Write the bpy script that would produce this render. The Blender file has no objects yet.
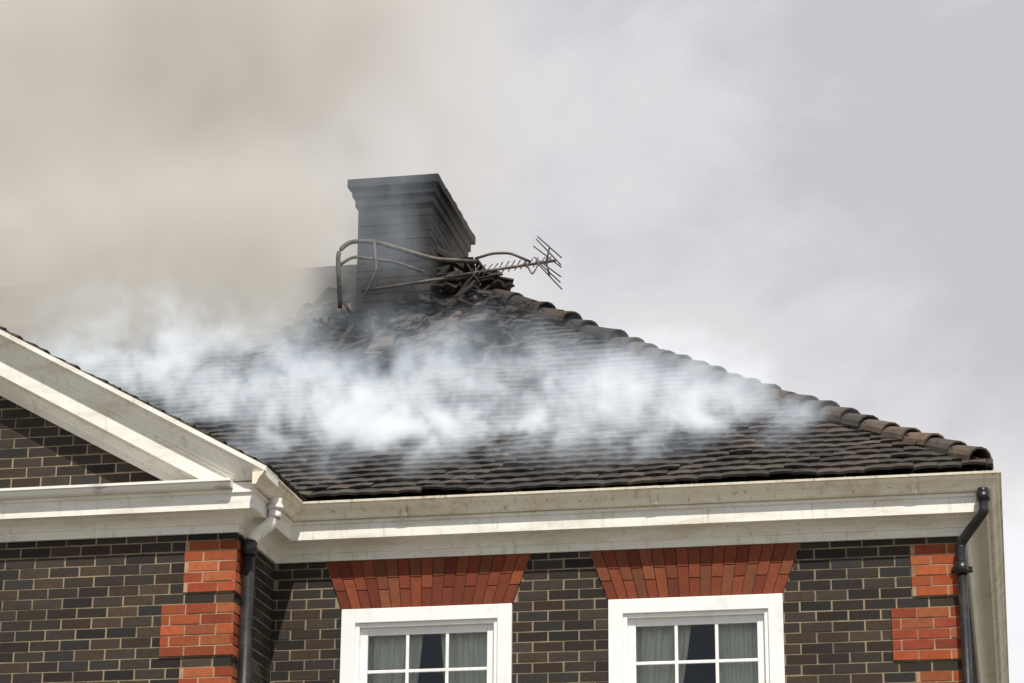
import bpy, math, random
import numpy as np
from mathutils import Vector, Matrix, noise as mnoise
random.seed(7)
sc=bpy.context.scene
rnd=random.random
def U(a,b): return a+(b-a)*rnd()

# ------------------------------------------------------------ constants (metres)
T=6.337           # top of eaves gutter
WX,WL=-5.21,-11.8 # wing side walls
WY=-0.95          # wing front wall
RX,XL=-0.20,-16.8 # main block side walls
YB=8.94           # back wall
O=0.285           # eaves overhang
S=0.702           # main roof slope (rise/run)
EY=-O
RY=4.47           # ridge y
RZ=T+S*(RY-EY)
RXR=RX+O-(RY-EY)  # right end of ridge
RXL=XL-O+(RY-EY)
WS=0.55           # wing roof slope
WC=(WX+WL)/2

# ------------------------------------------------------------ node helpers
class N:
    def __init__(s,nt,sock): s.nt=nt; s.s=sock
    def _m(s,op,*o):
        n=s.nt.nodes.new('ShaderNodeMath'); n.operation=op
        for i,v in enumerate((s,)+o):
            if isinstance(v,N): s.nt.links.new(v.s,n.inputs[i])
            else: n.inputs[i].default_value=v
        return N(s.nt,n.outputs[0])
    def __add__(s,o): return s._m('ADD',o)
    __radd__=__add__
    def __sub__(s,o): return s._m('SUBTRACT',o)
    def __rsub__(s,o): return (s*-1.0)+o
    def __mul__(s,o): return s._m('MULTIPLY',o)
    __rmul__=__mul__
    def __truediv__(s,o): return s._m('DIVIDE',o)
    def exp(s): return s._m('EXPONENT')
    def mx(s,o): return s._m('MAXIMUM',o)
    def mn(s,o): return s._m('MINIMUM',o)
    def ss(s,a,b,lo=0.,hi=1.):
        n=s.nt.nodes.new('ShaderNodeMapRange'); n.interpolation_type='SMOOTHSTEP'
        s.nt.links.new(s.s,n.inputs['Value'])
        n.inputs['From Min'].default_value=a;n.inputs['From Max'].default_value=b
        n.inputs['To Min'].default_value=lo;n.inputs['To Max'].default_value=hi
        return N(s.nt,n.outputs[0])
def lk(nt,a,b): nt.links.new(a.s if isinstance(a,N) else a,b)
def noise_node(nt,vec,scale,detail=4,rough=.55,dist=0.,out=None):
    n=nt.nodes.new('ShaderNodeTexNoise'); n.inputs['Scale'].default_value=scale
    n.inputs['Detail'].default_value=detail; n.inputs['Roughness'].default_value=rough
    n.inputs['Distortion'].default_value=dist
    if vec is not None: lk(nt,vec,n.inputs['Vector'])
    return N(nt,n.outputs[1 if out=='Color' else 0])
def vmath(nt,op,a,*o):
    n=nt.nodes.new('ShaderNodeVectorMath'); n.operation=op
    for i,v in enumerate((a,)+o):
        if isinstance(v,N): lk(nt,v,n.inputs[i])
        else: n.inputs[i].default_value=v
    return N(nt,n.outputs[0])
def mapping(nt,vec,scale=(1,1,1),loc=(0,0,0)):
    return vmath(nt,'MULTIPLY_ADD',vec,scale,loc)
def coord(nt,o='Object'):
    return N(nt,nt.nodes.new('ShaderNodeTexCoord').outputs[o])
def sep(nt,v):
    n=nt.nodes.new('ShaderNodeSeparateXYZ'); lk(nt,v,n.inputs[0]); return [N(nt,n.outputs[i]) for i in range(3)]
def mix(nt,fac,a,b,mode='MIX'):
    n=nt.nodes.new('ShaderNodeMix'); n.data_type='RGBA'; n.blend_type=mode
    if isinstance(fac,N): lk(nt,fac,n.inputs[0])
    else: n.inputs[0].default_value=fac
    for v,i in((a,6),(b,7)):
        if isinstance(v,N): lk(nt,v,n.inputs[i])
        else: n.inputs[i].default_value=(*v,1)
    return N(nt,n.outputs[2])
def newmat(name):
    m=bpy.data.materials.new(name); m.use_nodes=True; nt=m.node_tree
    return m,nt,nt.nodes['Principled BSDF']
def bump(nt,b,h,strength=.4,dist=.01):
    n=nt.nodes.new('ShaderNodeBump'); n.inputs['Strength'].default_value=strength; n.inputs['Distance'].default_value=dist
    lk(nt,h,n.inputs['Height']); lk(nt,n.outputs[0],b.inputs['Normal'])

def attr_mat(name,rough=.85,nscale=25,namt=.35,bs=.5,bd=.004,dirt=None,dirt_scale=1.5,spec=.3):
    m,nt,b=newmat(name)
    a=nt.nodes.new('ShaderNodeAttribute'); a.attribute_name='Col'
    c=coord(nt); n1=noise_node(nt,c,nscale,6,.65)
    col=mix(nt,n1.ss(.3,.7,0,namt),N(nt,a.outputs['Color']),(.015,.012,.01))
    if dirt:
        n2=noise_node(nt,c,dirt_scale,5,.6)
        col=mix(nt,n2.ss(.45,.7,0,.6),col,dirt)
        n3=noise_node(nt,c,38,4,.7)     # lichen spots
        col=mix(nt,n3.ss(.66,.74,0,.5),col,(.17,.16,.12))
    lk(nt,col,b.inputs['Base Color']); b.inputs['Roughness'].default_value=rough
    b.inputs['Specular IOR Level'].default_value=spec
    bump(nt,b,noise_node(nt,c,nscale*3,5,.7),bs,bd)
    return m
M_brick=attr_mat('dark_brick',.85,30,.35)
M_red=attr_mat('red_brick',.85,22,.25)
M_tile=attr_mat('clay_tile',.8,14,.5,.6,.006,dirt=(.072,.062,.047),dirt_scale=2.3,spec=.25)
def simple(name,col,rough=.8,col2=None,sc_=4,lo=.4,hi=.65,bs=.3,bd=.003,stretch=(1,1,1),metal=0,spec=.4,bsc=40):
    m,nt,b=newmat(name); c=coord(nt)
    if col2:
        n=noise_node(nt,mapping(nt,c,stretch),sc_,8,.65)
        lk(nt,mix(nt,n.ss(lo,hi),col,col2),b.inputs['Base Color'])
    else: b.inputs['Base Color'].default_value=(*col,1)
    b.inputs['Roughness'].default_value=rough; b.inputs['Metallic'].default_value=metal
    b.inputs['Specular IOR Level'].default_value=spec
    if bs: bump(nt,b,noise_node(nt,c,bsc,5,.6),bs,bd)
    return m
M_mortar=simple('mortar',(.30,.235,.15),.95,(.145,.118,.085),3)
M_mortar_r=simple('mortar_light',(.42,.27,.17),.95,(.25,.13,.08),5)
M_mortar_d=simple('mortar_dark',(.07,.03,.02),.95,(.04,.02,.015),5)
M_soot=simple('sooty_mortar',(.03,.026,.024),.95,(.016,.015,.014),5)
M_deck=simple('charred_felt',(.008,.007,.006),.95,(.016,.015,.013),6)
M_char=simple('charred_wood',(.012,.010,.009),.8,(.05,.037,.028),9,bs=.6,bd=.01)
M_black=simple('black_iron_paint',(.012,.012,.013),.35,(.03,.028,.026),8,spec=.5)
M_white=simple('white_gloss_paint',(.86,.86,.84),.35,(.72,.71,.67),5,.5,.75,bs=.1)
M_glassdark=simple('interior_dark',(.03,.03,.03),.9)
M_metal=simple('weathered_aluminium',(.13,.115,.10),.5,(.05,.04,.03),20,metal=.4)
M_pipe=simple('scorched_pipe',(.11,.09,.07),.6,(.035,.03,.025),14,metal=.2)
M_lead=simple('lead_flashing',(.42,.41,.39),.6,(.82,.80,.75),3.5,.40,.50,stretch=(.5,1,2))
M_moss=simple('moss_debris',(.07,.075,.03),.95,(.10,.07,.04),15)
def cream():
    m,nt,b=newmat('cream_paint'); c=coord(nt)
    n1=noise_node(nt,mapping(nt,c,(1,1,5)),1.8,8,.7)
    n2=noise_node(nt,mapping(nt,c,(9,9,1.2)),2.2,6,.7)
    n3=noise_node(nt,c,45,4,.6)
    col=mix(nt,n1.ss(.42,.72,0,.6),(.84,.82,.75),(.54,.48,.37))
    col=mix(nt,n2.ss(.54,.76,0,.5),col,(.30,.25,.18))
    col=mix(nt,n3.ss(.62,.72,0,.45),col,(.22,.17,.12))
    lk(nt,col,b.inputs['Base Color']); b.inputs['Roughness'].default_value=.55
    bump(nt,b,noise_node(nt,c,30,5,.6),.25,.003); return m
M_cream=cream()
def gut():
    m,nt,b=newmat('gutter_paint'); c=coord(nt)
    n1=noise_node(nt,mapping(nt,c,(2,2,3)),1.5,9,.75)
    n3=noise_node(nt,mapping(nt,c,(1,1,2)),22,5,.7)
    n4=noise_node(nt,mapping(nt,c,(12,12,.8)),1.6,5,.7)
    col=mix(nt,n1.ss(.42,.66,0,.65),(.82,.76,.62),(.55,.45,.30))
    col=mix(nt,n3.ss(.57,.72,0,.7),col,(.15,.115,.075))
    col=mix(nt,n4.ss(.56,.70,0,.55),col,(.24,.18,.11))
    lk(nt,col,b.inputs['Base Color']); b.inputs['Roughness'].default_value=.65
    bump(nt,b,n3,.4,.004); return m
M_gutter=gut()
def curtain_mat(name,c1,c2):
    m,nt,b=newmat(name); c=coord(nt)
    n=noise_node(nt,mapping(nt,c,(12,12,1)),3,4,.6)
    lk(nt,mix(nt,n.ss(.35,.7),c1,c2),b.inputs['Base Color']); b.inputs['Roughness'].default_value=.95
    return m
M_cur=curtain_mat('net_curtain',(.88,.88,.80),(.70,.71,.64))
def glass():
    m,nt,b=newmat('window_glass'); out=nt.nodes['Material Output']
    t=nt.nodes.new('ShaderNodeBsdfTransparent'); t.inputs[0].default_value=(.93,.95,.93,1)
    g=nt.nodes.new('ShaderNodeBsdfGlossy'); g.inputs['Roughness'].default_value=.03
    f=nt.nodes.new('ShaderNodeFresnel'); f.inputs[0].default_value=1.6
    bm=nt.nodes.new('ShaderNodeBump'); bm.inputs['Strength'].default_value=.15; bm.inputs['Distance'].default_value=.01
    lk(nt,noise_node(nt,coord(nt),6,2),bm.inputs['Height']); lk(nt,bm.outputs[0],g.inputs['Normal'])
    x=nt.nodes.new('ShaderNodeMixShader'); lk(nt,f.outputs[0],x.inputs[0]); lk(nt,t.outputs[0],x.inputs[1]); lk(nt,g.outputs[0],x.inputs[2])
    lk(nt,x.outputs[0],out.inputs['Surface']); return m
M_glass=glass()

# ------------------------------------------------------------ mesh helpers
def empty(name,parent=None):
    e=bpy.data.objects.new(name,None); sc.collection.objects.link(e); e.parent=parent; return e
class MB:
    def __init__(s): s.v=[];s.f=[];s.c=[];s.m=[]
    def add(s,vs,fs,col=(1,1,1),mi=0):
        b=len(s.v); s.v+= [tuple(p) for p in vs]; s.c+=[col]*len(vs)
        for f in fs: s.f.append(tuple(b+i for i in f)); s.m.append(mi)
    def box(s,o,a,b,c,col=(1,1,1),mi=0):
        o,a,b,c=map(Vector,(o,a,b,c))
        vs=[o,o+a,o+a+b,o+b,o+c,o+a+c,o+a+b+c,o+b+c]
        s.add(vs,[(3,2,1,0),(4,5,6,7),(0,1,5,4),(1,2,6,5),(2,3,7,6),(3,0,4,7)],col,mi)
    def abox(s,x0,x1,y0,y1,z0,z1,col=(1,1,1),mi=0):
        s.box((x0,y0,z0),(x1-x0,0,0),(0,y1-y0,0),(0,0,z1-z0),col,mi)
    def obj(s,name,mats,parent=None,smooth=False,fix=True):
        me=bpy.data.meshes.new(name); me.from_pydata(s.v,[],s.f)
        if not isinstance(mats,(list,tuple)): mats=[mats]
        for m in mats: me.materials.append(m)
        me.polygons.foreach_set('material_index',s.m)
        at=me.color_attributes.new('Col','FLOAT_COLOR','POINT')
        arr=np.ones((len(s.v),4),dtype=np.float32); arr[:,:3]=np.array(s.c,dtype=np.float32).reshape(-1,3)
        at.data.foreach_set('color',arr.ravel())
        if smooth: me.polygons.foreach_set('use_smooth',[True]*len(me.polygons))
        me.update()
        if fix:
            import bmesh
            bm=bmesh.new(); bm.from_mesh(me); bmesh.ops.recalc_face_normals(bm,faces=bm.faces); bm.to_mesh(me); bm.free()
        o=bpy.data.objects.new(name,me); sc.collection.objects.link(o); o.parent=parent
        return o
def fillet(pts,rad=.05,n=4):
    pts=[Vector(p) for p in pts]; out=[pts[0]]
    for i in range(1,len(pts)-1):
        a,b,c=pts[i-1],pts[i],pts[i+1]; r=min(rad,(a-b).length*.45,(c-b).length*.45)
        p=b+(a-b).normalized()*r; q=b+(c-b).normalized()*r
        for k in range(n+1):
            t=k/n; out.append(p*(1-t)**2+b*2*t*(1-t)+q*t*t)
    out.append(pts[-1]); return out
def tube(mb,pts,r,seg=10,col=(1,1,1),mi=0,smooth=True):
    pts=[Vector(p) for p in pts]
    if smooth and len(pts)>2:
        q=[pts[0]]+pts+[pts[-1]]; out=[]
        for i in range(1,len(q)-2):
            for k in range(5):
                t=k/5; a,b,c,d=q[i-1],q[i],q[i+1],q[i+2]
                out.append(.5*((2*b)+(c-a)*t+(2*a-5*b+4*c-d)*t*t+(3*b-a-3*c+d)*t**3))
        out.append(pts[-1]); pts=out
    rings=[];up=Vector((.13,.21,.97))
    for i,p in enumerate(pts):
        d=(pts[min(i+1,len(pts)-1)]-pts[max(i-1,0)]).normalized()
        x=d.cross(up)
        if x.length<.2: x=d.cross(Vector((1,0,0)))
        x.normalize(); y=x.cross(d)
        rings.append([p+r*(math.cos(t)*x+math.sin(t)*y) for t in [2*math.pi*k/seg for k in range(seg)]])
    vs=[v for g in rings for v in g]; fs=[]
    for i in range(len(pts)-1):
        for k in range(seg):
            fs.append((i*seg+k,i*seg+(k+1)%seg,(i+1)*seg+(k+1)%seg,(i+1)*seg+k))
    fs.append(tuple(range(seg))); fs.append(tuple((len(pts)-1)*seg+k for k in range(seg)))
    mb.add(vs,fs,col,mi)

house=empty('brick_house')

# ------------------------------------------------------------ bricks
def darkcol():
    b=U(.48,1.15); r=rnd()
    if r<.2: c=(.066,.043,.029)
    elif r<.6: c=(.042,.033,.026)
    elif r<.85: c=(.051,.040,.030)
    else: c=(.032,.030,.028)
    return tuple(x*b for x in c)
def redcol():
    b=U(.65,1.1); c=random.choice([(.36,.074,.026),(.41,.095,.032),(.31,.059,.024),(.39,.112,.042)])
    return tuple(x*b for x in c)
Z0=.055; CP=.075
def sub(ints,a,b):
    out=[]
    for x,y in ints:
        if b<=x or a>=y: out.append((x,y)); continue
        if a>x: out.append((x,a))
        if b<y: out.append((b,y))
    return out
def brick_face(mb,org,ud,nd,spans,zlo,zhi,holes,colf,proud=0.,depth=.02,phase=0.,mi=0):
    org,ud,nd=Vector(org),Vector(ud),Vector(nd)
    k=int(math.ceil((zlo-Z0)/CP-.01))
    while Z0+k*CP<zhi-.01:
        z=Z0+k*CP; zt=min(z+.0635,zhi); zm=(z+zt)/2
        ints=spans(zm)
        for a,b in holes(zm): ints=sub(ints,a,b)
        off=(.1125 if k%2 else 0)+phase
        for a,b in ints:
            n=math.floor((a-off)/.225); x=off+n*.225
            while x<b-.012:
                x0=max(x,a)+U(0,.002); x1=min(x+.2135,b)-U(0,.001)
                if x1-x0>.02:
                    pr=proud+U(-.0015,.002); dz=U(-.0015,.0015)
                    mb.box(org+ud*x0-nd*depth+Vector((0,0,z+dz)),ud*(x1-x0),Vector((0,0,zt-z)),nd*(depth+pr),colf(),mi)
                x+=.225
        k+=1
def backing(mb,org,ud,nd,a,b,z0,z1,holes,rec=.0035,mi=0):
    org,ud,nd=Vector(org),Vector(ud),Vector(nd)
    xs=sorted({a,b,*[h[0] for h in holes],*[h[1] for h in holes]}); zs=sorted({z0,z1,*[h[2] for h in holes],*[h[3] for h in holes]})
    for i in range(len(xs)-1):
        for j in range(len(zs)-1):
            xm=(xs[i]+xs[i+1])/2; zm=(zs[j]+zs[j+1])/2
            if any(h[0]<xm<h[1] and h[2]<zm<h[3] for h in holes): continue
            P=lambda x,z: org+ud*x-nd*rec+Vector((0,0,z))
            mb.add([P(xs[i],zs[j]),P(xs[i+1],zs[j]),P(xs[i+1],zs[j+1]),P(xs[i],zs[j+1])],[(0,1,2,3)],(1,1,1),mi)

WT,WH=5.585,1.52
win_main=[(-4.685,-3.415),(-2.72,-1.47)]
win_left=[(-15.3,-14.05),(-13.4,-12.15)]
levels=[(WT-WH,WT),(1.0,2.6)]
allw=[(a,b) for a,b in win_main+win_left]
Hm=[(a,b,z0,z1) for a,b in allw for z0,z1 in levels]
wing_w=[(-9.1,-7.9)]
Hw=[(a,b,z0,z1) for a,b in wing_w for z0,z1 in levels]
AH=.358
def arch_iv(holes):
    def f(z):
        out=[]
        for a,b,z0,z1 in holes:
            if z0-.01<z<z1+.002: out.append((a,b))
            elif z1<=z<z1+AH: 
                t=(z-z1)/AH*.135; out.append((a-t,b+t))
        return out
    return f
QT=[]
k=0
zb=5.53
while zb>-.3:
    QT.append((zb,zb+.365,.37 if k%2==0 else .52)); zb-=.45; k+=1
def q_at(z):
    for z0,z1,w in QT:
        if z0-.008<z<z1+.005: return w
    return 0
WALLTOP=T-.385
wb=MB(); wr=MB(); wm=MB()
fh=arch_iv(Hm)
def holes_main(z):
    h=list(fh(z)); w=q_at(z)
    if w: h+=[(RX-w,RX+1),(XL-1,XL+w)]
    return h
brick_face(wb,(0,0,0),(1,0,0),(0,-1,0),lambda z:[(XL,WL),(WX+.002,RX)],0,WALLTOP+.05,holes_main,darkcol)
backing(wm,(0,0,0),(1,0,0),(0,-1,0),WX,RX-.008,-.1,WALLTOP+.1,[h for h in Hm if h[0]>WX])
backing(wm,(0,0,0),(1,0,0),(0,-1,0),XL+.008,WL,-.1,WALLTOP+.1,[h for h in Hm if h[0]<WX])
zt_r=lambda x: T+.008+WS*(min(-x,x-2*WC)+ (WX+O))
fw=arch_iv(Hw)
def wspan(z):
    if z<6.1: return [(WL,WX)]
    d=(z-(T+.008)+.42)/WS
    a,b=WL-O+d,WX+O-d
    return [(a,b)] if b>a else []
def holes_wing(z):
    h=list(fw(z)); w=q_at(z)
    if w and z<6: h+=[(WX-w,WX+1),(WL-1,WL+w)]
    return h
brick_face(wb,(0,WY,0),(1,0,0),(0,-1,0),wspan,0,8.4,holes_wing,darkcol,phase=.06)
backing(wm,(0,WY,0),(1,0,0),(0,-1,0),WL+.008,WX-.008,-.1,6.2,Hw)
wm.add([(WL,WY+.0035,6.2),(WX,WY+.0035,6.2),(WC,WY+.0035,zt_r(WC)-.05)],[(0,1,2)])
for X,nx in((WX,1),(WL,-1)):
    def hr(z):
        w=q_at(z); return [(WY-1,WY+(.225 if w and w<.5 else .34))] if w else []
    brick_face(wb,(X,0,0),(0,1,0),(nx,0,0),lambda z:[(WY+.002,-.002)],0,WALLTOP+.05,hr,darkcol,phase=.03)
    brick_face(wr,(X,0,0),(0,1,0),(nx,0,0),lambda z:[(WY-.010,WY+(.225 if q_at(z)<.5 else .34))] if q_at(z) else [],0,5.91,lambda z:[],redcol,.012)
    backing(wm,(X,0,0),(0,1,0),(nx,0,0),WY+.01,0,-.1,WALLTOP+.1,[])
for X,nx in((RX,1),(XL,-1)):
    def hr(z):
        w=q_at(z); return [(-1,(.225 if w<.5 else .34))] if w else []
    brick_face(wb,(X,0,0),(0,1,0),(nx,0,0),lambda z:[(.002,YB)],0,WALLTOP+.05,hr,darkcol,phase=.1)
    brick_face(wr,(X,0,0),(0,1,0),(nx,0,0),lambda z:[(-.010,(.225 if q_at(z)<.5 else .34))] if q_at(z) else [],0,5.91,lambda z:[],redcol,.012)
    backing(wm,(X,0,0),(0,1,0),(nx,0,0),.01,YB,-.1,WALLTOP+.1,[])
brick_face(wb,(0,YB,0),(1,0,0),(0,1,0),lambda z:[(XL,RX)],3,WALLTOP+.05,lambda z:[],darkcol)
backing(wm,(0,YB,0),(1,0,0),(0,1,0),XL,RX,-.1,WALLTOP+.1,[])
for yy,xr,xl in((0,RX,XL),(WY,WX,WL)):
    for z0,z1,w in QT:
        for a,b in((xr-w,xr+.010),(xl-.010,xl+w)):
            brick_face(wr,(0,yy,0),(1,0,0),(0,-1,0),lambda z:[(a,b)],max(z0,0),z1,lambda z:[],redcol,.012,phase=(xr if a>xl+1 else xl))
            wm.abox(min(a,b)+.003,max(a,b)-.003,yy-.008,yy+.02,z0+.0,z1+.0,(1,1,1),1)
for hs,yy in((Hm,0),(Hw,WY)):
    for a,b,z0,z1 in hs:
        n=17; zt=z1+AH
        wm.add([(a,yy-.004,z1),(b,yy-.004,z1),(b+.133,yy-.004,zt),(a-.133,yy-.004,zt)],[(0,1,2,3)],(1,1,1),2)
        for i in range(n):
            splits=[0,.62,1] if i%2 else [0,.38,1]
            for j in range(2):
                t0=splits[j]+(.010 if j else 0); t1=splits[j+1]-(.0 if j else .010)
                def X(s,t):
                    lo=a+(b-a)*s; hi=a-.135+(b-a+.27)*s; return lo+(hi-lo)*t
                g=.003; c=redcol(); c=(c[0]*.58,c[1]*.62,c[2]*.70)  # arch colour darkened, stands in for shade under the eaves
                s0,s1=i/n,(i+1)/n; pr=.011+U(-.001,.001)
                P=[(X(s0,t0)+g,z1+AH*t0),(X(s1,t0)-g,z1+AH*t0),(X(s1,t1)-g,z1+AH*t1),(X(s0,t1)+g,z1+AH*t1)]
                vs=[(x,yy-pr,z) for x,z in P]+[(x,yy+.01,z) for x,z in P]
                wr.add(vs,[(0,1,2,3),(0,1,5,4),(1,2,6,5),(2,3,7,6),(3,0,4,7)],c)
wb.obj('brick_courses',M_brick,house,fix=False)
wr.obj('red_brick_dressings',M_red,house,fix=False)
wm.obj('mortar_bed',[M_mortar,M_mortar_r,M_mortar_d],house,fix=False)

# ------------------------------------------------------------ windows
def window(a,b,z0,z1,yy,seed):
    f=MB(); g=MB(); c=MB(); random.seed(seed)
    e=empty('sash_window',house)
    def ring(xa,xb,za,zb,w,y0,y1,mi=0):
        f.abox(xa,xa+w,y0,y1,za,zb,mi=mi); f.abox(xb-w,xb,y0,y1,za,zb,mi=mi)
        f.abox(xa+w,xb-w,y0+.001,y1,zb-w,zb,mi=mi); f.abox(xa+w,xb-w,y0+.001,y1,za,za+w,mi=mi)
    ring(a+.003,b-.003,z0,z1-.003,.105,yy-.022,yy+.12)
    ring(a+.108,b-.108,z0+.105,z1-.108,.03,yy-.004,yy+.12)
    f.abox(a-.05,b+.05,yy-.06,yy+.1,z0-.06,z0-.002)
    zi0,zi1=z0+.135,z1-.138; zm=(zi0+zi1)/2
    xa,xb=a+.138,b-.138
    for lo,hi,ys in((zm-.02,zi1,yy+.03),(zi0,zm+.02,yy+.075)):
        ring(xa,xb,lo,hi,.055,ys,ys+.04)
        px0,px1,pz0,pz1=xa+.055,xb-.055,lo+.055,hi-.055
        for i in(1,2):
            x=px0+(px1-px0)*i/3; f.abox(x-.012,x+.012,ys+.006,ys+.03,pz0,pz1)
        z=(pz0+pz1)/2; f.abox(px0,px1,ys+.007,ys+.029,z-.012,z+.012)
        g.add([(px0,ys+.02,pz0),(px1,ys+.02,pz0),(px1,ys+.02,pz1),(px0,ys+.02,pz1)],[(0,1,2,3)])
    def drape(x0,x1,x0b,x1b,y,n=60):
        vs=[];rows=14; ph=U(0,6)
        for r in range(rows+1):
            t=r/rows; z=z1-.05-t*(z1-z0-.1); tt=t**1.2
            A=x0+(x0b-x0)*tt; B=x1+(x1b-x1)*tt
            for i in range(n+1):
                s=i/n; yv=y+.018*math.sin(s*(x1-x0)*62+ph+.5*math.sin(3*t+s*5))+.008*math.sin(s*97+ph)
                vs.append((A+(B-A)*s,yv,z))
        fs=[(r*(n+1)+i,r*(n+1)+i+1,(r+1)*(n+1)+i+1,(r+1)*(n+1)+i) for r in range(rows) for i in range(n)]
        c.add(vs,fs)
    wd=b-a
    if seed%2==0:
        drape(a+.12,a+wd*.46,a+.12,a+wd*.33,yy+.155); drape(b-wd*.45,b-.12,b-wd*.34,b-.12,yy+.155)
    else:
        drape(a+.12,a+wd*.47,a+.12,a+wd*.28,yy+.155); drape(b-wd*.40,b-.12,b-wd*.36,b-.12,yy+.155)
    room=MB(); 
    x0,x1,y0,y1,za,zb=a+.02,b-.02,yy+.121,yy+1.4,z0,z1
    P=[(x0,y0,za),(x1,y0,za),(x1,y1,za),(x0,y1,za),(x0,y0,zb),(x1,y0,zb),(x1,y1,zb),(x0,y1,zb)]
    room.add(P,[(0,1,2,3),(4,5,6,7),(1,2,6,5),(2,3,7,6),(3,0,4,7)])
    fo=f.obj('frame',M_white,e); bv=fo.modifiers.new('b','BEVEL'); bv.width=.004; bv.segments=2; bv.limit_method='ANGLE'
    g.obj('glazing',M_glass,e,fix=False); c.obj('curtain',M_cur,e,smooth=True,fix=False); room.obj('room_interior',M_glassdark,e,fix=False)
i=0
for a,b in win_main+win_left:
    for z0,z1 in levels: window(a,b,z0,z1,0,10+i//2); i+=1
for a,b in wing_w:
    for z0,z1 in levels: window(a,b,z0,z1,WY,31)
random.seed(11)

# ------------------------------------------------------------ cornice + gutter sweeps
def sweep(mb,path,prof,closed=False,cap=True):
    n=len(path); P=[Vector(p) for p in path]
    def nrm(i,j):
        d=(P[j]-P[i]).normalized(); return Vector((d.y,-d.x))
    rings=[]
    for i in range(n):
        if closed: n0=nrm(i-1,i); n1=nrm(i,(i+1)%n)
        else:
            n0=nrm(i-1,i) if i>0 else nrm(0,1); n1=nrm(i,i+1) if i<n-1 else n0
        m=(n0+n1); m=m/(m.length_squared/2) if m.length>1e-6 else n0
        rings.append([(P[i].x+m.x*o,P[i].y+m.y*o,T+h) for o,h in prof])
    k=len(prof); vs=[v for r in rings for v in r]; fs=[]
    for i in range(n if closed else n-1):
        j=(i+1)%n
        for q in range(k-1): fs.append((i*k+q,j*k+q,j*k+q+1,i*k+q+1))
    if not closed and cap: fs+= [tuple(range(k)),tuple((n-1)*k+q for q in range(k))]
    mb.add(vs,fs)
base=[(-.03,-.39),(.022,-.39),(.022,-.335),(.032,-.33),(.036,-.315),(.05,-.295),(.072,-.28),(.092,-.275),(.092,-.262),(.172,-.262),(.172,-.155),(.188,-.148),(.188,-.128),(.182,-.126),(.182,-.075),(-.03,-.06)]
cm=MB(); P2=lambda *a:[Vector(p) for p in a]
sweep(cm,P2((XL,YB),(XL,0),(WL,0),(WL,WY),(WX,WY),(WX,0),(RX,0),(RX,YB)),base,closed=True)
cm.obj('eaves_cornice',M_cream,house)
gp=[(.188,-.122),(.212,-.122),(.222,-.112),(.228,-.092),(.243,-.068),(.262,-.050),(.270,-.034),(.270,-.022),(.285,-.018),(.287,-.002),(.278,0),(.266,-.004),(.262,-.03),(.20,-.034),(.188,-.03)]
gm=MB()
sweep(gm,P2((WX,WY-O-.002),(WX,0),(RX,0),(RX,YB),(XL,YB),(XL,0),(WL,0),(WL,WY-O-.002)),gp)
gp2=[(o+(.004 if .2<o else 0),h-(.004 if h<-.05 else 0)) for o,h in gp[1:10]]
for x in(-4.2,-2.37,-.54): 
    sweep(gm,P2((x,0),(x+.05,0)),gp2)
go=gm.obj('eaves_gutter',M_gutter,house)
lm=MB(); lp=[(.17,-.125),(.235,-.118),(.245,-.10),(.245,-.085),(.262,-.08),(.262,-.062),(-.01,-.03)]
sweep(lm,P2((WL+.0,WY),(WX+.02,WY)),lp); lm.obj('lead_capped_ledge',M_lead,house)
ms=MB()
for i in range(240):
    x=U(-4.8,0.0); 
    if mnoise.noise(Vector((x*2.2,0,5)))<-.05: continue
    r=U(.004,.014); p=Vector((x,-U(.255,.276),T-.002))
    vs=[];
    for k in range(6): vs.append(p+Vector((r*math.cos(k*1.047)*U(.7,1.4),r*math.sin(k*1.047)*.5,U(-.004,.002))))
    vs.append(p+Vector((0,0,r*U(.5,1.3)))); ms.add(vs,[(k,(k+1)%6,6) for k in range(6)])
ms.obj('gutter_moss',M_moss,house)
rk=MB()
rp=[(-.02,-.46),(.022,-.46),(.022,-.405),(.034,-.395),(.045,-.375),(.075,-.35),(.095,-.345),(.095,-.33),(.182,-.33),(.182,-.205),(.196,-.198),(.196,-.178),(.212,-.172),(.222,-.14),(.24,-.10),(.266,-.068),(.270,-.045),(.286,-.04),(.286,-.004),(-.02,.0)]
for sgn in(1,-1):
    xs=[0+.03*i for i in range(50)]+[1.6,2.2,2.8,WX+O-WC]
    vs=[];k=len(rp)
    for d in xs:
        x=(WX+O-d) if sgn>0 else (WL-O+d)
        zt=T+.008+WS*d
        for o,h in rp: vs.append((x,WY-o*1.004,max(zt+h,T-.066)))
    fs=[(i*k+q,(i+1)*k+q,(i+1)*k+q+1,i*k+q+1) for i in range(len(xs)-1) for q in range(k-1)]
    fs.append(tuple(range(k)))
    rk.add(vs,fs)
rk.obj('raking_cornice',M_cream,house)

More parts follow.
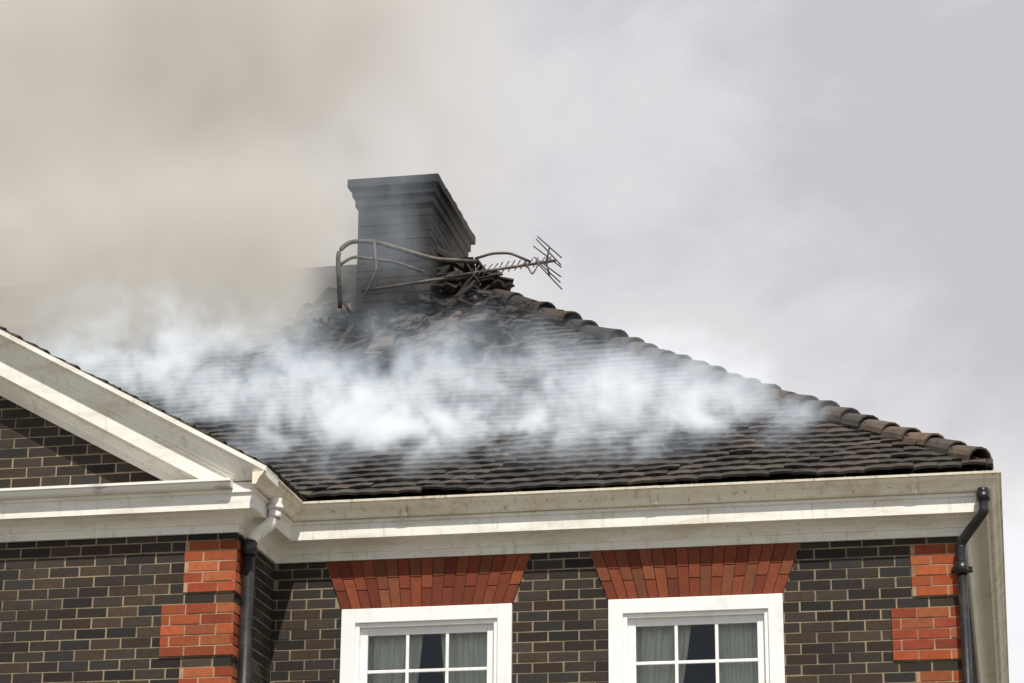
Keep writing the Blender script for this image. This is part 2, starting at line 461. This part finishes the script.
# ------------------------------------------------------------ roof
runm=RY-EY
def sag(t): return -.08*math.sin(math.pi*min(max(t,0),1))**1.2
def wingz(x): return T+.008+WS*min((WX+O)-x,x-(WL-O))
def mainz(x,y): 
    d=min(y-EY,(2*RY-EY)-y,(RX+O)-x,x-(XL-O)); return T+S*d+sag(d/(RY-EY))
def tilecol():
    b=U(.50,1.3); r=rnd()
    c=(.064,.054,.047) if r<.5 else ((.049,.045,.042) if r<.82 else ((.082,.064,.050) if r<.96 else (.115,.080,.056)))
    return tuple(q*b for q in c)
def damage(x,y):
    d=math.hypot((x+5.20)/1.35,(y-3.55)/1.20); n=mnoise.noise(Vector((x*1.7,y*1.7,3)))*.5
    return max(0,min(1,1.45-d+n))
def hole(x,y):
    d=math.hypot((x+5.62)/.42,(y-3.40)/.62)+.35*mnoise.noise(Vector((x*3,y*3,8)))
    d2=math.hypot((x+4.30)/.30,(y-2.95)/.42)+.35*mnoise.noise(Vector((x*3,y*3,2)))
    return max(0,min(1,(1.15-min(d,d2))*4))
TW,TG,TTH=.168,.130,.020
def slope(mb,org,ud,vd,xr,run,s,keep,dam=None,gauge=TG,sagf=sag,zoff=0,start=.035):
    org,ud,vd=Vector(org),Vector(ud),Vector(vd)
    k=math.sqrt(1+s*s); Ls=run*k; rows=int(Ls/gauge)
    for r in range(rows+1):
        v0=r*gauge+start; a,b=xr(max(v0,0)/k)
        off=(TW/2 if r%2 else 0)+U(-.01,.01)
        rowj=U(-.004,.004)
        n0=math.floor((a-off)/TW)
        x=off+n0*TW
        while x<b:
            x0=max(x+.0012,a-.01); x1=min(x+TW-.0012,b+.01); x+=TW
            if x1-x0<.03: continue
            xm=(x0+x1)/2; h0=v0/k; h1=(v0+gauge*1.5)/k
            wp=org+ud*xm+vd*h0
            if not keep(wp.x,wp.y): continue
            D=dam(wp.x,wp.y) if dam else 0
            if D>.25 and rnd()<D*.7-.1: continue
            if dam and hole(wp.x,wp.y)>.3: continue
            if dam:
                wav=.024*mnoise.noise(Vector((wp.x*.9,wp.y*.9,1.3)))+.014*mnoise.noise(Vector((wp.x*2.6,wp.y*2.6,7)))
            else: wav=.008*mnoise.noise(Vector((wp.x*.9,wp.y*.9,1.3)))
            lift=U(0,.005)+ (U(0,.016) if rnd()<.08 else 0); slip=rowj+U(-.005,.005)-(U(0,.06) if rnd()<.02 else 0)
            slip+=.018*mnoise.noise(Vector((wp.x*1.5,r*.7,4)))
            tw=U(-.005,.005)
            if D>.1: lift+=D*U(0,.06); slip+=D*U(-.09,.06); tw+=D*U(-.04,.04); wav-=D*.08
            nv=(-vd*s+Vector((0,0,1)))/k
            def P(u,h,n): 
                q=org+ud*u+vd*h; z=T+zoff+s*h+sagf(h/run)+wav
                return Vector((q.x,q.y,z))+nv*n
            vs=[]
            hs=h0+slip/k
            for i in range(4):
                t=i/3; u=x0+(x1-x0)*t; cam=.007*(1-(2*t-1)**2)+tw*(2*t-1)
                vs+=[P(u,hs,.034+lift+cam),P(u,h1,.012+cam*.5),P(u,hs,.034-TTH+lift+cam)]
            fs=[]
            for i in range(3):
                a0=i*3;b0=a0+3
                fs+=[(a0,b0,b0+1,a0+1),(a0+2,b0+2,b0,a0)]
            fs+=[(0,1,2),(9,11,10)]
            c=tilecol()
            if D>.1: c=tuple(q*(1-.78*min(1,D)) for q in c)
            mb.add(vs,fs,c)
tm=MB()
keepm=lambda x,y: mainz(x,y)>wingz(x)-.04 or y<WY-O or not(WL-O<x<WX+O)
slope(tm,(0,EY,0),(1,0,0),(0,1,0),lambda h:(XL-O+h,RX+O-h-.03),runm,S,keepm,damage)
slope(tm,(RX+O,0,0),(0,1,0),(-1,0,0),lambda h:(EY+h+.03,YB+O-h),runm,S,lambda x,y:True,start=.09)
slope(tm,(XL-O,0,0),(0,1,0),(1,0,0),lambda h:(EY+h,YB+O-h),runm,S,lambda x,y:True,gauge=.25)
slope(tm,(0,YB+O,0),(1,0,0),(0,-1,0),lambda h:(XL-O+h,RX+O-h),runm,S,lambda x,y:True,gauge=.25)
for X,vx in((WX+O,-1),(WL-O,1)):
    slope(tm,(X,0,0),(0,1,0),(vx,0,0),lambda h:(WY-O+.035,(WS/S)*h+EY+.1),abs(X-WC),WS,lambda x,y:True,sagf=lambda t:0,zoff=-.012,start=.0)
tm.obj('roof_tiles',M_tile,house,fix=False)
dk=MB()
def deckgrid(fn,nu,nv):
    vs=[fn(i/nu,j/nv) for j in range(nv+1) for i in range(nu+1)]
    dk.add(vs,[(j*(nu+1)+i,j*(nu+1)+i+1,(j+1)*(nu+1)+i+1,(j+1)*(nu+1)+i) for j in range(nv) for i in range(nu)])
def dz(x,y): return -.03-.12*min(1,damage(x,y)*1.2)-.75*hole(x,y)
e0=.05
def Fd(s,t):
    t=e0/runm+t*(1-e0/runm); h=runm*t; a,b=XL-O+h,RX+O-h; x=a+(b-a)*s; y=EY+h; return (x,y,T+S*h+sag(t)+dz(x,y))
deckgrid(Fd,260,60)
deckgrid(lambda s,t:((RX+O-.05-(runm-.05)*t),(EY+runm*t)+((YB+O-runm*t)-(EY+runm*t))*s,T+S*runm*t+sag(t)-.03),40,16)
deckgrid(lambda s,t:((XL-O+runm*t),(EY+runm*t)+((YB+O-runm*t)-(EY+runm*t))*s,T+S*runm*t+sag(t)-.03),40,16)
deckgrid(lambda s,t:(XL-O+runm*t+(RX+O-XL+O-2*runm*t)*s,YB+O-runm*t,T+S*runm*t+sag(t)-.03),40,16)
for X,vx in((WX+O,-1),(WL-O,1)):
    rr=abs(X-WC)
    deckgrid(lambda s,t:(X+vx*rr*t,(WY-.2)+((WS/S)*rr*t+EY+.2-(WY-.2))*s,T+.0+WS*rr*t-.012),6,10)
dk.obj('roof_deck',M_deck,house,fix=False)

def halfround(mb,p0,p1,r0,r1,col,seg=8,th=.016,tilt=0,mi=0):
    p0,p1=Vector(p0),Vector(p1); d=(p1-p0).normalized(); x=d.cross(Vector((0,0,1))).normalized(); up=x.cross(d)
    vs=[]
    for p,r in((p0,r0),(p1,r1)):
        for rr in(r,r-th):
            for i in range(seg+1):
                t=math.pi*(i/seg)*1.1-.05*math.pi
                vs.append(p+x*math.cos(t+tilt)*rr+up*math.sin(t+tilt)*rr*.86)
    n=seg+1; fs=[]
    for i in range(seg):
        fs+=[(i,i+1,2*n+i+1,2*n+i),(n+i,3*n+i,3*n+i+1,n+i+1),(i,n+i,n+i+1,i+1),(2*n+i,2*n+i+1,3*n+i+1,3*n+i)]
    fs+=[(0,2*n,3*n,n),(seg,n+seg,3*n+seg,2*n+seg)]
    mb.add(vs,fs,col,mi)
hm=MB()
def hipcol(t):
    c=random.choice([(.085,.063,.048),(.068,.056,.047),(.060,.051,.044),(.115,.078,.055)]); b=U(.7,1.2)*(1.3 if t<.3 else 1)*(1-.6*max(0,(t-.5))/.5)
    return tuple(q*b for q in c)
def hipline(cx,cy,sx,sy,detail=True):
    Lh=runm*math.sqrt(2+S*S); n=int(Lh/.245)
    for i in range(n+1):
        t0=i/n+.028; t1=(i+1)/n+.044
        if detail and t0>.90 and rnd()<.5: continue
        def P(t):
            h=runm*t; return Vector((cx+sx*h,cy+sy*h,T+S*h+sag(t)+.0))
        j=lambda a:Vector((U(-a,a),U(-a,a),U(-a,a)))
        a=.009 if t0<.6 else .022
        halfround(hm,P(t0)+j(a)+Vector((0,0,.020)),P(t1)+j(a)-Vector((0,0,.010)),U(.108,.120),.092,hipcol(i/n),tilt=U(-.1,.1))
hipline(RX+O,EY,-1,1); hipline(RX+O,YB+O,-1,-1,False); hipline(XL-O,EY,1,1,False); hipline(XL-O,YB+O,1,-1,False)
x=RXR-.1
while x>RXL:
    if not(-6.5<x<-4.6 and rnd()<.85):
        halfround(hm,(x,RY+U(-.01,.01),RZ-.04+U(0,.015)),(x-.33,RY,RZ-.05),.115,.10,hipcol(.7))
    x-=.30
y=WY-O-.03
while y<3.2:
    halfround(hm,(WC,y,wingz(WC)+.0),(WC,y+.33,wingz(WC)-.01),.125,.11,hipcol(.3)); y+=.3
hm.obj('hip_and_ridge_tiles',M_tile,house,smooth=False,fix=False)

rb=MB()
def loose(p,sz=(.165,.26,.016),col=None,tilt=.8,spin=3.1):
    R=Matrix.Rotation(U(-spin,spin),3,'Z')@Matrix.Rotation(U(-tilt,tilt)+.5,3,'X')@Matrix.Rotation(U(-tilt,tilt),3,'Y')
    a,b,c=R@Vector((sz[0],0,0)),R@Vector((0,sz[1],0)),R@Vector((0,0,sz[2]))
    if not col:
        k=U(.3,1.1); col=(.046*k,.037*k,.031*k)
        if rnd()<.08: col=(.13,.08,.05)
    rb.box(Vector(p)-a/2-b/2,a,b,c,col)
for i in range(680):
    x=random.gauss(-5.1,.60); y=random.gauss(3.8,.62)
    if not(-6.3<x<-4.0) or y<2.2: continue
    if y>4.5: y=4.5-(y-4.5)
    if x>RX+O-(y-EY)-.1: continue
    if hole(x,y)>.4 and rnd()<.9: continue
    z=mainz(x,y)
    hump=.34*math.exp(-((x+4.95)/.50)**2-((y-4.1)/.4)**2)
    s_=U(.5,1.); loose((x,y,z+U(-.06,.06)+hump*U(.3,1)),(.165*s_,.26*U(.5,1),.016),tilt=.45,spin=.9)
for rr in range(13):
    y=2.75+rr*.12; xs0=U(-5.30,-5.10); xs1=U(-4.8,-4.40); x=xs0; ph=U(0,6)
    while x<xs1:
        s=(x-xs0)/(xs1-xs0); z=mainz(x,y)+.03+.06*math.sin(s*5+ph)
        k=U(.7,1.6); a=.3*math.cos(s*5+ph)
        R=Matrix.Rotation(-a,3,'Y')@Matrix.Rotation(.60+U(-.1,.1),3,'X')
        w=.155; A,B,C=R@Vector((w,0,0)),R@Vector((0,.24,0)),R@Vector((0,0,.016))
        rb.box(Vector((x,y,z)),A,B,C,(.060*k,.046*k,.036*k)); x+=w*.98
for i in range(90):
    x=U(-6.1,-4.4); loose((x,RY+U(-.3,.1),RZ+U(-.14,.10)),tilt=.6)
for i in range(18):
    x=U(-5.0,-3.0); y=U(2.0,4)
    if x<RX+O-(y-EY)-.2: loose((x,y,mainz(x,y)+.05),tilt=.15,spin=.5)
rb.obj('slipped_tiles',M_tile,house,fix=False)
bt=MB()
def beam(p,q,w=.05,h=.03):
    p,q=Vector(p),Vector(q); d=q-p; x=d.cross(Vector((0,0,1))).normalized()*w; u=x.cross(d).normalized()*h
    bt.box(p-x/2-u/2,d,x,u)
for i in range(46):
    x=U(-6.0,-4.6); y=U(2.5,4.3); z=mainz(x,y)+U(-.1,.06)
    a=U(-.4,.4); l=U(.25,.8); beam((x,y,z),(x+l*math.cos(a),y+l*math.sin(a)*.6,z+l*U(-.15,.30)),U(.025,.045),U(.02,.035))
for x in np.arange(-6.04,-4.0,.36):
    beam((x,2.4,mainz(x,2.4)-.14),(x+U(-.05,.05),4.42,mainz(x,4.42)-.02+U(-.08,.06)),.05,.11)
for j in range(9):
    y=2.85+j*.15; x0=-6.1+U(0,.2); x1=-5.25+U(-.35,.1)
    beam((x0,y,mainz(x0,y)-.03+U(-.02,.01)),(x1,y+U(-.05,.05),mainz(x1,y)-.03+U(-.10,.03)),.04,.022)
for i in range(12):
    x=U(-6.0,-4.9); y=U(3.4,4.4); beam((x,y,mainz(x,y)-.1),(x+U(-.2,.2),y+U(-.1,.1),mainz(x,y)+U(.10,.28)),.03,.025)
bt.obj('burnt_timbers',M_char,house,fix=False)

# ------------------------------------------------------------ chimney
ch=MB(); chm=MB()
CX0,CX1,CY0,CY1,CT=-5.73,-4.895,3.70,5.37,10.55
random.seed(5)
def chcol():
    c=darkcol(); k=U(.25,.60); return (c[0]*k,c[1]*k*1.08,c[2]*k*1.3)
steps=[(8.0,CT-.26,.075),(CT-.26,CT-.17,.050),(CT-.17,CT-.08,.025)]
for z0,z1,ins in steps:
    a,b,c,d=CX0+ins,CX1-ins*.8,CY0+ins,CY1-ins
    zz=z0 if z0<9 else z0+.003
    kk=0
    while zz<z1-.02:
        zt=min(zz+.065,z1-.004)
        if z1-zt<.03 and z0>9: zt=z1-.004
        for org,ud,nd,l in(((a,c,0),(1,0,0),(0,-1,0),b-a),((b,c,0),(0,1,0),(1,0,0),d-c),((a,c,0),(0,1,0),(-1,0,0),d-c),((a,d,0),(1,0,0),(0,1,0),b-a)):
            org,ud,nd=Vector(org),Vector(ud),Vector(nd); x=-.1125*(kk%2)
            while x<l-.01:
                x0=max(x,0);x1=min(x+.215,l)
                ch.box(org+ud*x0-nd*.02+Vector((0,0,zz)),ud*(x1-x0),Vector((0,0,zt-zz)),nd*(.02+U(-.001,.004)),chcol()); x+=.225
        zz+=.075; kk+=1
    chm.abox(a+.005,b-.005,c+.005,d-.005,z0,z1)
n=14
for i in range(n):
    y0=CY0-.012+(CY1-CY0+.024)*i/n; y1=CY0-.012+(CY1-CY0+.024)*(i+1)/n-.004
    ch.abox(CX0-.012-U(0,.006),CX1+.012+U(0,.008),y0,y1,CT-.08,CT+U(-.006,.004),tuple(q*U(.8,1.2) for q in(.024,.024,.025)))
ch.obj('chimney_bricks',M_brick,house,fix=False); chm.obj('chimney_core',M_soot,house)

# ------------------------------------------------------------ downpipes
dp=MB()
tube(dp,[(-4.985,-.78,T-.11),(-4.985,-.78,T-.20),(-5.0,-.79,T-.28),(-5.12,-.83,T-.40),(-5.145,-.84,T-.50)],.047,14,mi=0)
tube(dp,[(-4.985,-.78,T-.16),(-4.985,-.78,T-.19)],.058,14,mi=0,smooth=False)
tube(dp,[(-5.145,-.84,T-.47),(-5.145,-.84,0)],.044,14,mi=1,smooth=False)
for z in(5.86,4.0,2.1): tube(dp,[(-5.145,-.84,z-.05),(-5.145,-.84,z+.05)],.055,14,mi=1,smooth=False)
tube(dp,[(-.045,-.225,T-.11),(-.045,-.225,T-.24),(-.06,-.21,T-.29),(-.20,-.085,T-.44),(-.218,-.07,T-.50),(-.218,-.07,T-.6)],.036,14,mi=1)
tube(dp,[(-.045,-.225,T-.20),(-.045,-.225,T-.14)],.047,14,mi=1,smooth=False)
tube(dp,[(-.218,-.07,T-.58),(-.218,-.07,0)],.034,14,mi=1,smooth=False)
for z in(5.70,3.9,2.0):
    tube(dp,[(-.218,-.07,z-.04),(-.218,-.07,z+.04)],.044,14,mi=1,smooth=False)
    dp.abox(-.29,-.146,-.035,-.01,z-.02,z+.02,mi=1)
dp.obj('downpipes',[M_cream,M_black],house,smooth=True)

# ------------------------------------------------------------ TV antenna (fallen) and bent pole
an=empty('tv_antenna'); am=MB()
boom0,boom1=Vector((-4.95,3.45,9.40)),Vector((-3.73,3.5,9.535))
tube(am,[boom0,boom1],.014,8,smooth=False)
for i in range(13):
    t=.40+.045*i; p=boom0+(boom1-boom0)*t+Vector((0,0,.012)); l=.085-.002*i
    d=(Vector((.35,.45,.85))+Vector((U(-.12,.12),0,U(-.1,.1)))).normalized()*l
    tube(am,[p-d,p+d],.0055,6,smooth=False)
p=boom0+(boom1-boom0)*.93
for s in(1,-1):
    e=p+Vector((.03,0,s*.14)); tube(am,[p,e],.009,6,smooth=False)
    for k in(.35,.68,1.):
        q=p+(e-p)*k; d=Vector((.10,.12,-.07))+Vector((U(-.02,.02),0,U(-.02,.02))); tube(am,[q-d,q+d],.006,6,smooth=False)
tube(am,fillet([(-4.46,3.42,9.57),(-4.30,3.44,9.62),(-4.14,3.46,9.62),(-3.96,3.48,9.53)],.05),.013,8,smooth=False)
tube(am,fillet([(-4.0,3.45,9.52),(-3.93,3.42,9.38),(-3.88,3.44,9.48)],.03),.008,8,smooth=False)
am.obj('antenna_array',M_metal,an,smooth=True)
pm=MB()
tube(pm,fillet([(-5.69,3.35,9.15),(-5.73,3.36,9.70),(-5.63,3.40,9.81),(-5.40,3.42,9.80),(-4.84,3.45,9.60),(-4.46,3.5,9.57)],.09),.022,10,smooth=False)
tube(pm,fillet([(-5.72,3.36,9.56),(-5.60,3.40,9.66),(-5.20,3.46,9.60),(-4.95,3.50,9.50)],.06),.015,10,smooth=False)
tube(pm,fillet([(-5.46,3.30,9.20),(-5.36,3.36,9.50),(-5.40,3.4,9.80)],.04),.013,8,smooth=False)
tube(pm,[(-5.50,3.35,9.30),(-4.5,3.5,9.45)],.015,8,smooth=False)
pm.obj('bent_mast',M_pipe,an,smooth=True)

# ------------------------------------------------------------ ground
g=MB(); n=40
vs=[((i/n-.5)*1600,(j/n-.5)*1600,0) for j in range(n+1) for i in range(n+1)]
g.add(vs,[(j*(n+1)+i,j*(n+1)+i+1,(j+1)*(n+1)+i+1,(j+1)*(n+1)+i) for j in range(n) for i in range(n)])
g.obj('ground',simple('gravel',(.15,.135,.105),.95,(.10,.095,.07),.3,bsc=8,bd=.03),fix=False)
pv=MB(); pv.abox(-30,12,-9,-6.5,.0,.03); pv.obj('pavement',simple('paving',(.28,.26,.23),.9,(.2,.19,.17),2))

# ------------------------------------------------------------ smoke (voxel volumes)
def vol_mat(name,color,dens,emc,ems,step,aniso=0.):
    m=bpy.data.materials.new(name); m.use_nodes=True; nt=m.node_tree
    nt.nodes.remove(nt.nodes['Principled BSDF']); out=nt.nodes['Material Output']
    a=nt.nodes.new('ShaderNodeAttribute'); a.attribute_name='density'; d=N(nt,a.outputs['Fac'])*dens
    # scattering at albedo = color, the rest of the extinction is soot absorption
    v=nt.nodes.new('ShaderNodeVolumePrincipled'); v.inputs['Color'].default_value=(*color,1); v.inputs['Anisotropy'].default_value=aniso
    v.inputs['Density Attribute'].default_value=''
    lk(nt,d,v.inputs['Density'])
    v.inputs['Emission Color'].default_value=(*emc,1); lk(nt,d*ems,v.inputs['Emission Strength'])  # added glow, stands in for light bouncing inside the smoke
    lk(nt,v.outputs[0],out.inputs['Volume'])
    m.cycles.volume_step_rate=step
    return m
def vol_mat_sc(name,color,dens,emc,ems,step,aniso=0.):
    m=bpy.data.materials.new(name); m.use_nodes=True; nt=m.node_tree
    nt.nodes.remove(nt.nodes['Principled BSDF']); out=nt.nodes['Material Output']
    a=nt.nodes.new('ShaderNodeAttribute'); a.attribute_name='density'; d=N(nt,a.outputs['Fac'])*dens
    v=nt.nodes.new('ShaderNodeVolumeScatter'); v.inputs['Color'].default_value=(*color,1); v.inputs['Anisotropy'].default_value=aniso
    lk(nt,d,v.inputs['Density'])
    e=nt.nodes.new('ShaderNodeEmission'); e.inputs[0].default_value=(*emc,1); lk(nt,d*ems,e.inputs[1])  # smoke given its own emission to replace uncomputed multiple scattering
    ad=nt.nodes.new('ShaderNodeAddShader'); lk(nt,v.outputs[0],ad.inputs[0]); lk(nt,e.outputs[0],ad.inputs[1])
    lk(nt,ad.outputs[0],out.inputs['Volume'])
    m.cycles.volume_step_rate=step
    return m
def vol_obj(name,mat,lo,hi,res,build,loc=(0,0,0),rot=(0,0,0)):
    ng=bpy.data.node_groups.new(name+'_grid','GeometryNodeTree')
    ng.interface.new_socket('Geometry',in_out='INPUT',socket_type='NodeSocketGeometry')
    ng.interface.new_socket('Geometry',in_out='OUTPUT',socket_type='NodeSocketGeometry')
    out=ng.nodes.new('NodeGroupOutput'); vc=ng.nodes.new('GeometryNodeVolumeCube'); sm=ng.nodes.new('GeometryNodeSetMaterial')
    vc.inputs['Min'].default_value=lo; vc.inputs['Max'].default_value=hi
    for ax,i in zip('XYZ',range(3)): vc.inputs['Resolution '+ax].default_value=int((hi[i]-lo[i])/res)
    pos=N(ng,ng.nodes.new('GeometryNodeInputPosition').outputs[0])
    lk(ng,build(ng,pos),vc.inputs['Density'])
    sm.inputs['Material'].default_value=mat
    ng.links.new(vc.outputs[0],sm.inputs['Geometry']); ng.links.new(sm.outputs[0],out.inputs[0])
    me=bpy.data.meshes.new(name); me.materials.append(mat)
    o=bpy.data.objects.new(name,me); sc.collection.objects.link(o); o.location=loc; o.rotation_euler=rot
    md=o.modifiers.new('grid','NODES'); md.node_group=ng
    return o
def roof_smoke(nt,c):
    w0=noise_node(nt,c,1.0,5,.6,out='Color')
    wp=vmath(nt,'ADD',vmath(nt,'MULTIPLY_ADD',w0,(1.3,1.1,.35),c),(-.65,-.55,-.175))
    w1=noise_node(nt,wp,4.0,3,.6,out='Color')
    wq=vmath(nt,'ADD',vmath(nt,'MULTIPLY_ADD',w1,(.50,.45,.15),wp),(-.25,-.225,-.075))
    x,y,z=sep(nt,wp); X,Y,Z=sep(nt,c)
    tot=None
    for cu,cv,su,sv,am_ in[(-3.4,1.65,1.3,.76,1.05),(-4.7,1.8,1.0,.78,1.0),(-2.1,1.15,.6,.42,.85),(-6.2,2.6,1.0,.9,.7),(-7.4,3.7,1.0,.8,.6),(-7.0,4.7,1.0,.8,.9)]:
        e=((x-cu)/su); f=((y-cv)/sv); q=((e*e+f*f)*-1.0).exp()*am_
        tot=q if tot is None else tot+q
    e=(X+5.20)/.90; f=(Y-4.5)/1.15; clear=1.0-((e*e+f*f)*-1.0).exp()*.97
    n1=noise_node(nt,mapping(nt,wq,(1,.75,1.2)),1.5,8,.70,.3)
    n2=noise_node(nt,mapping(nt,wq,(2.8,.55,.9)),2.6,7,.72,.3)
    h=(Z.mx(0.)/-.24).exp()
    d=tot.mn(1.1)*n1.ss(.39,.65,0.04,1.7)*n2.ss(.37,.64,.12,1.5)*h*clear
    edge=Z.ss(.95,1.2,1,0)*X.ss(-11.5,-10,0,1)*Z.ss(-.04,.02,0,1)
    return (d-.02).mx(0.)*edge
th=math.atan(S)
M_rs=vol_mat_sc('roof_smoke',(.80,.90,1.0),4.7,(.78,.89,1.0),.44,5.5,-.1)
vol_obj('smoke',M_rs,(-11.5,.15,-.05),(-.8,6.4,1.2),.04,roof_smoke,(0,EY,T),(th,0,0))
def veil(nt,c):
    X,Y,Z=sep(nt,c)
    n1=noise_node(nt,mapping(nt,c,(1,1,.7)),2.2,6,.6,.8)
    m=X.ss(-6.3,-5.7,0,1)*X.ss(-5.1,-4.75,1,0)*Y.ss(3.6,3.67,1,0)*Y.ss(2.9,3.3,0,1)*Z.ss(9.1,9.7,0,1)*Z.ss(10.4,11.2,1,0)
    return m*n1.ss(.34,.66,.10,1.)*.085
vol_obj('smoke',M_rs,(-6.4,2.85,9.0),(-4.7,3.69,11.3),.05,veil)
def plume(nt,c):
    X,Y,Z=sep(nt,c)
    w0=noise_node(nt,c,.5,5,.55,out='Color')
    wp=vmath(nt,'ADD',vmath(nt,'MULTIPLY_ADD',w0,(1.8,1.8,1.8),c),(-.9,-.9,-.9))
    n1=noise_node(nt,wp,.55,7,.62,.3)
    n2=noise_node(nt,wp,1.3,6,.6,.4)
    wx=X+(n1-.5)*2.6+(n2-.5)*1.6
    side=wx.ss(-7.4,-4.1,1,0)
    zz=(Z-9.5)/.85
    low=(zz*zz*-1.0).exp()*wx.ss(-6.6,-5.5,1,0)*wx.ss(-9.6,-8.5,0,1)*Y.ss(2.6,3.5,0,1)*Y.ss(5.,6.,1,0)*n2.ss(.32,.62,.45,1.2)
    keepoff=1.0-X.ss(-6.3,-5.8,0,1)*Y.ss(3.6,3.8,1,0)      # thin in front of the stack
    back=Y.ss(3.9,4.8,0,1)*Z.ss(9.0,9.6,0,1)
    edge=Z.ss(8.1,8.6,0,1)*Z.ss(13.5,15.,1,0)*X.ss(-15,-13,0,1)*Y.ss(6.5,7.4,1,0)*X.ss(-3.8,-3.3,1,0)
    return edge*(side*back*n1.ss(.38,.60,.12,1.)*1.6+low*4.5*keepoff)
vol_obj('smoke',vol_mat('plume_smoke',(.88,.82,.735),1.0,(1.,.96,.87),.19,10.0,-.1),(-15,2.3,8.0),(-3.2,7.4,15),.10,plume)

# ------------------------------------------------------------ world
w=bpy.data.worlds.new('World'); sc.world=w; w.use_nodes=True; nt=w.node_tree
bg=nt.nodes['Background']; bg.inputs['Strength'].default_value=.1
EL,AZ=math.radians(56),math.radians(158)   # azimuth from +Y towards +X
sk=nt.nodes.new('ShaderNodeTexSky'); sk.sky_type='NISHITA'; sk.sun_disc=False; sk.sun_elevation=EL; sk.sun_rotation=AZ
c=coord(nt,'Generated'); X,Y,Z=sep(nt,c)
n1=noise_node(nt,mapping(nt,c,(1,1,1.6),(3.1,.4,2.2)),3.4,6,.5,.5)
n2=noise_node(nt,mapping(nt,c,(1,1,1.3),(.3,5.4,1.2)),8.5,7,.58,.4)
t=n1*.55+n2*.45
low=(Z.ss(.22,.34,1,0)*X.ss(-.14,0.0,0,1))
t2=t+low*.16
cl=mix(nt,t2.ss(.40,.56),(5.9,5.8,6.2),(7.4,7.3,7.5))
cl=mix(nt,t2.ss(.55,.67),cl,(9.6,9.6,9.8))
beige=X.ss(-.36,-.20,1,0)*t.ss(.35,.62,1,.8)
cl2=mix(nt,t.ss(.38,.62),(5.4,4.7,3.9),(6.8,6.1,5.2))
cl=mix(nt,beige*.95,cl,cl2)
cover=Y.ss(-.25,.45,.45,.97)   # cloud bank to the north, broken blue sky overhead and behind
col=mix(nt,cover,N(nt,sk.outputs[0]),cl)
lk(nt,col,bg.inputs['Color'])
sun=bpy.data.lights.new('sun','SUN'); sun.energy=5.0; sun.angle=math.radians(.5); sun.color=(1,.95,.87)
so=bpy.data.objects.new('sun',sun); sc.collection.objects.link(so)
d=Vector((math.sin(AZ)*math.cos(EL),math.cos(AZ)*math.cos(EL),math.sin(EL)))
so.rotation_euler=d.to_track_quat('Z','Y').to_euler(); so.location=(5,-10,20)

# ------------------------------------------------------------ camera
cam=bpy.data.cameras.new('camera'); co=bpy.data.objects.new('camera',cam); sc.collection.objects.link(co)
cam.sensor_width=36; cam.lens=2500/1024*36; cam.clip_end=3000; cam.clip_start=.1
F=Vector((-.18410035,.92918085,.32051522)); R=Vector((.98133956,.19217076,.00656306)); Uv=Vector((.05549539,-.31574253,.94722063))
co.matrix_world=Matrix(((R.x,Uv.x,-F.x,0),(R.y,Uv.y,-F.y,-17.33),(R.z,Uv.z,-F.z,1.6),(0,0,0,1)))
sc.camera=co
sc.view_settings.view_transform='Standard'; sc.view_settings.look='None'; sc.view_settings.exposure=0
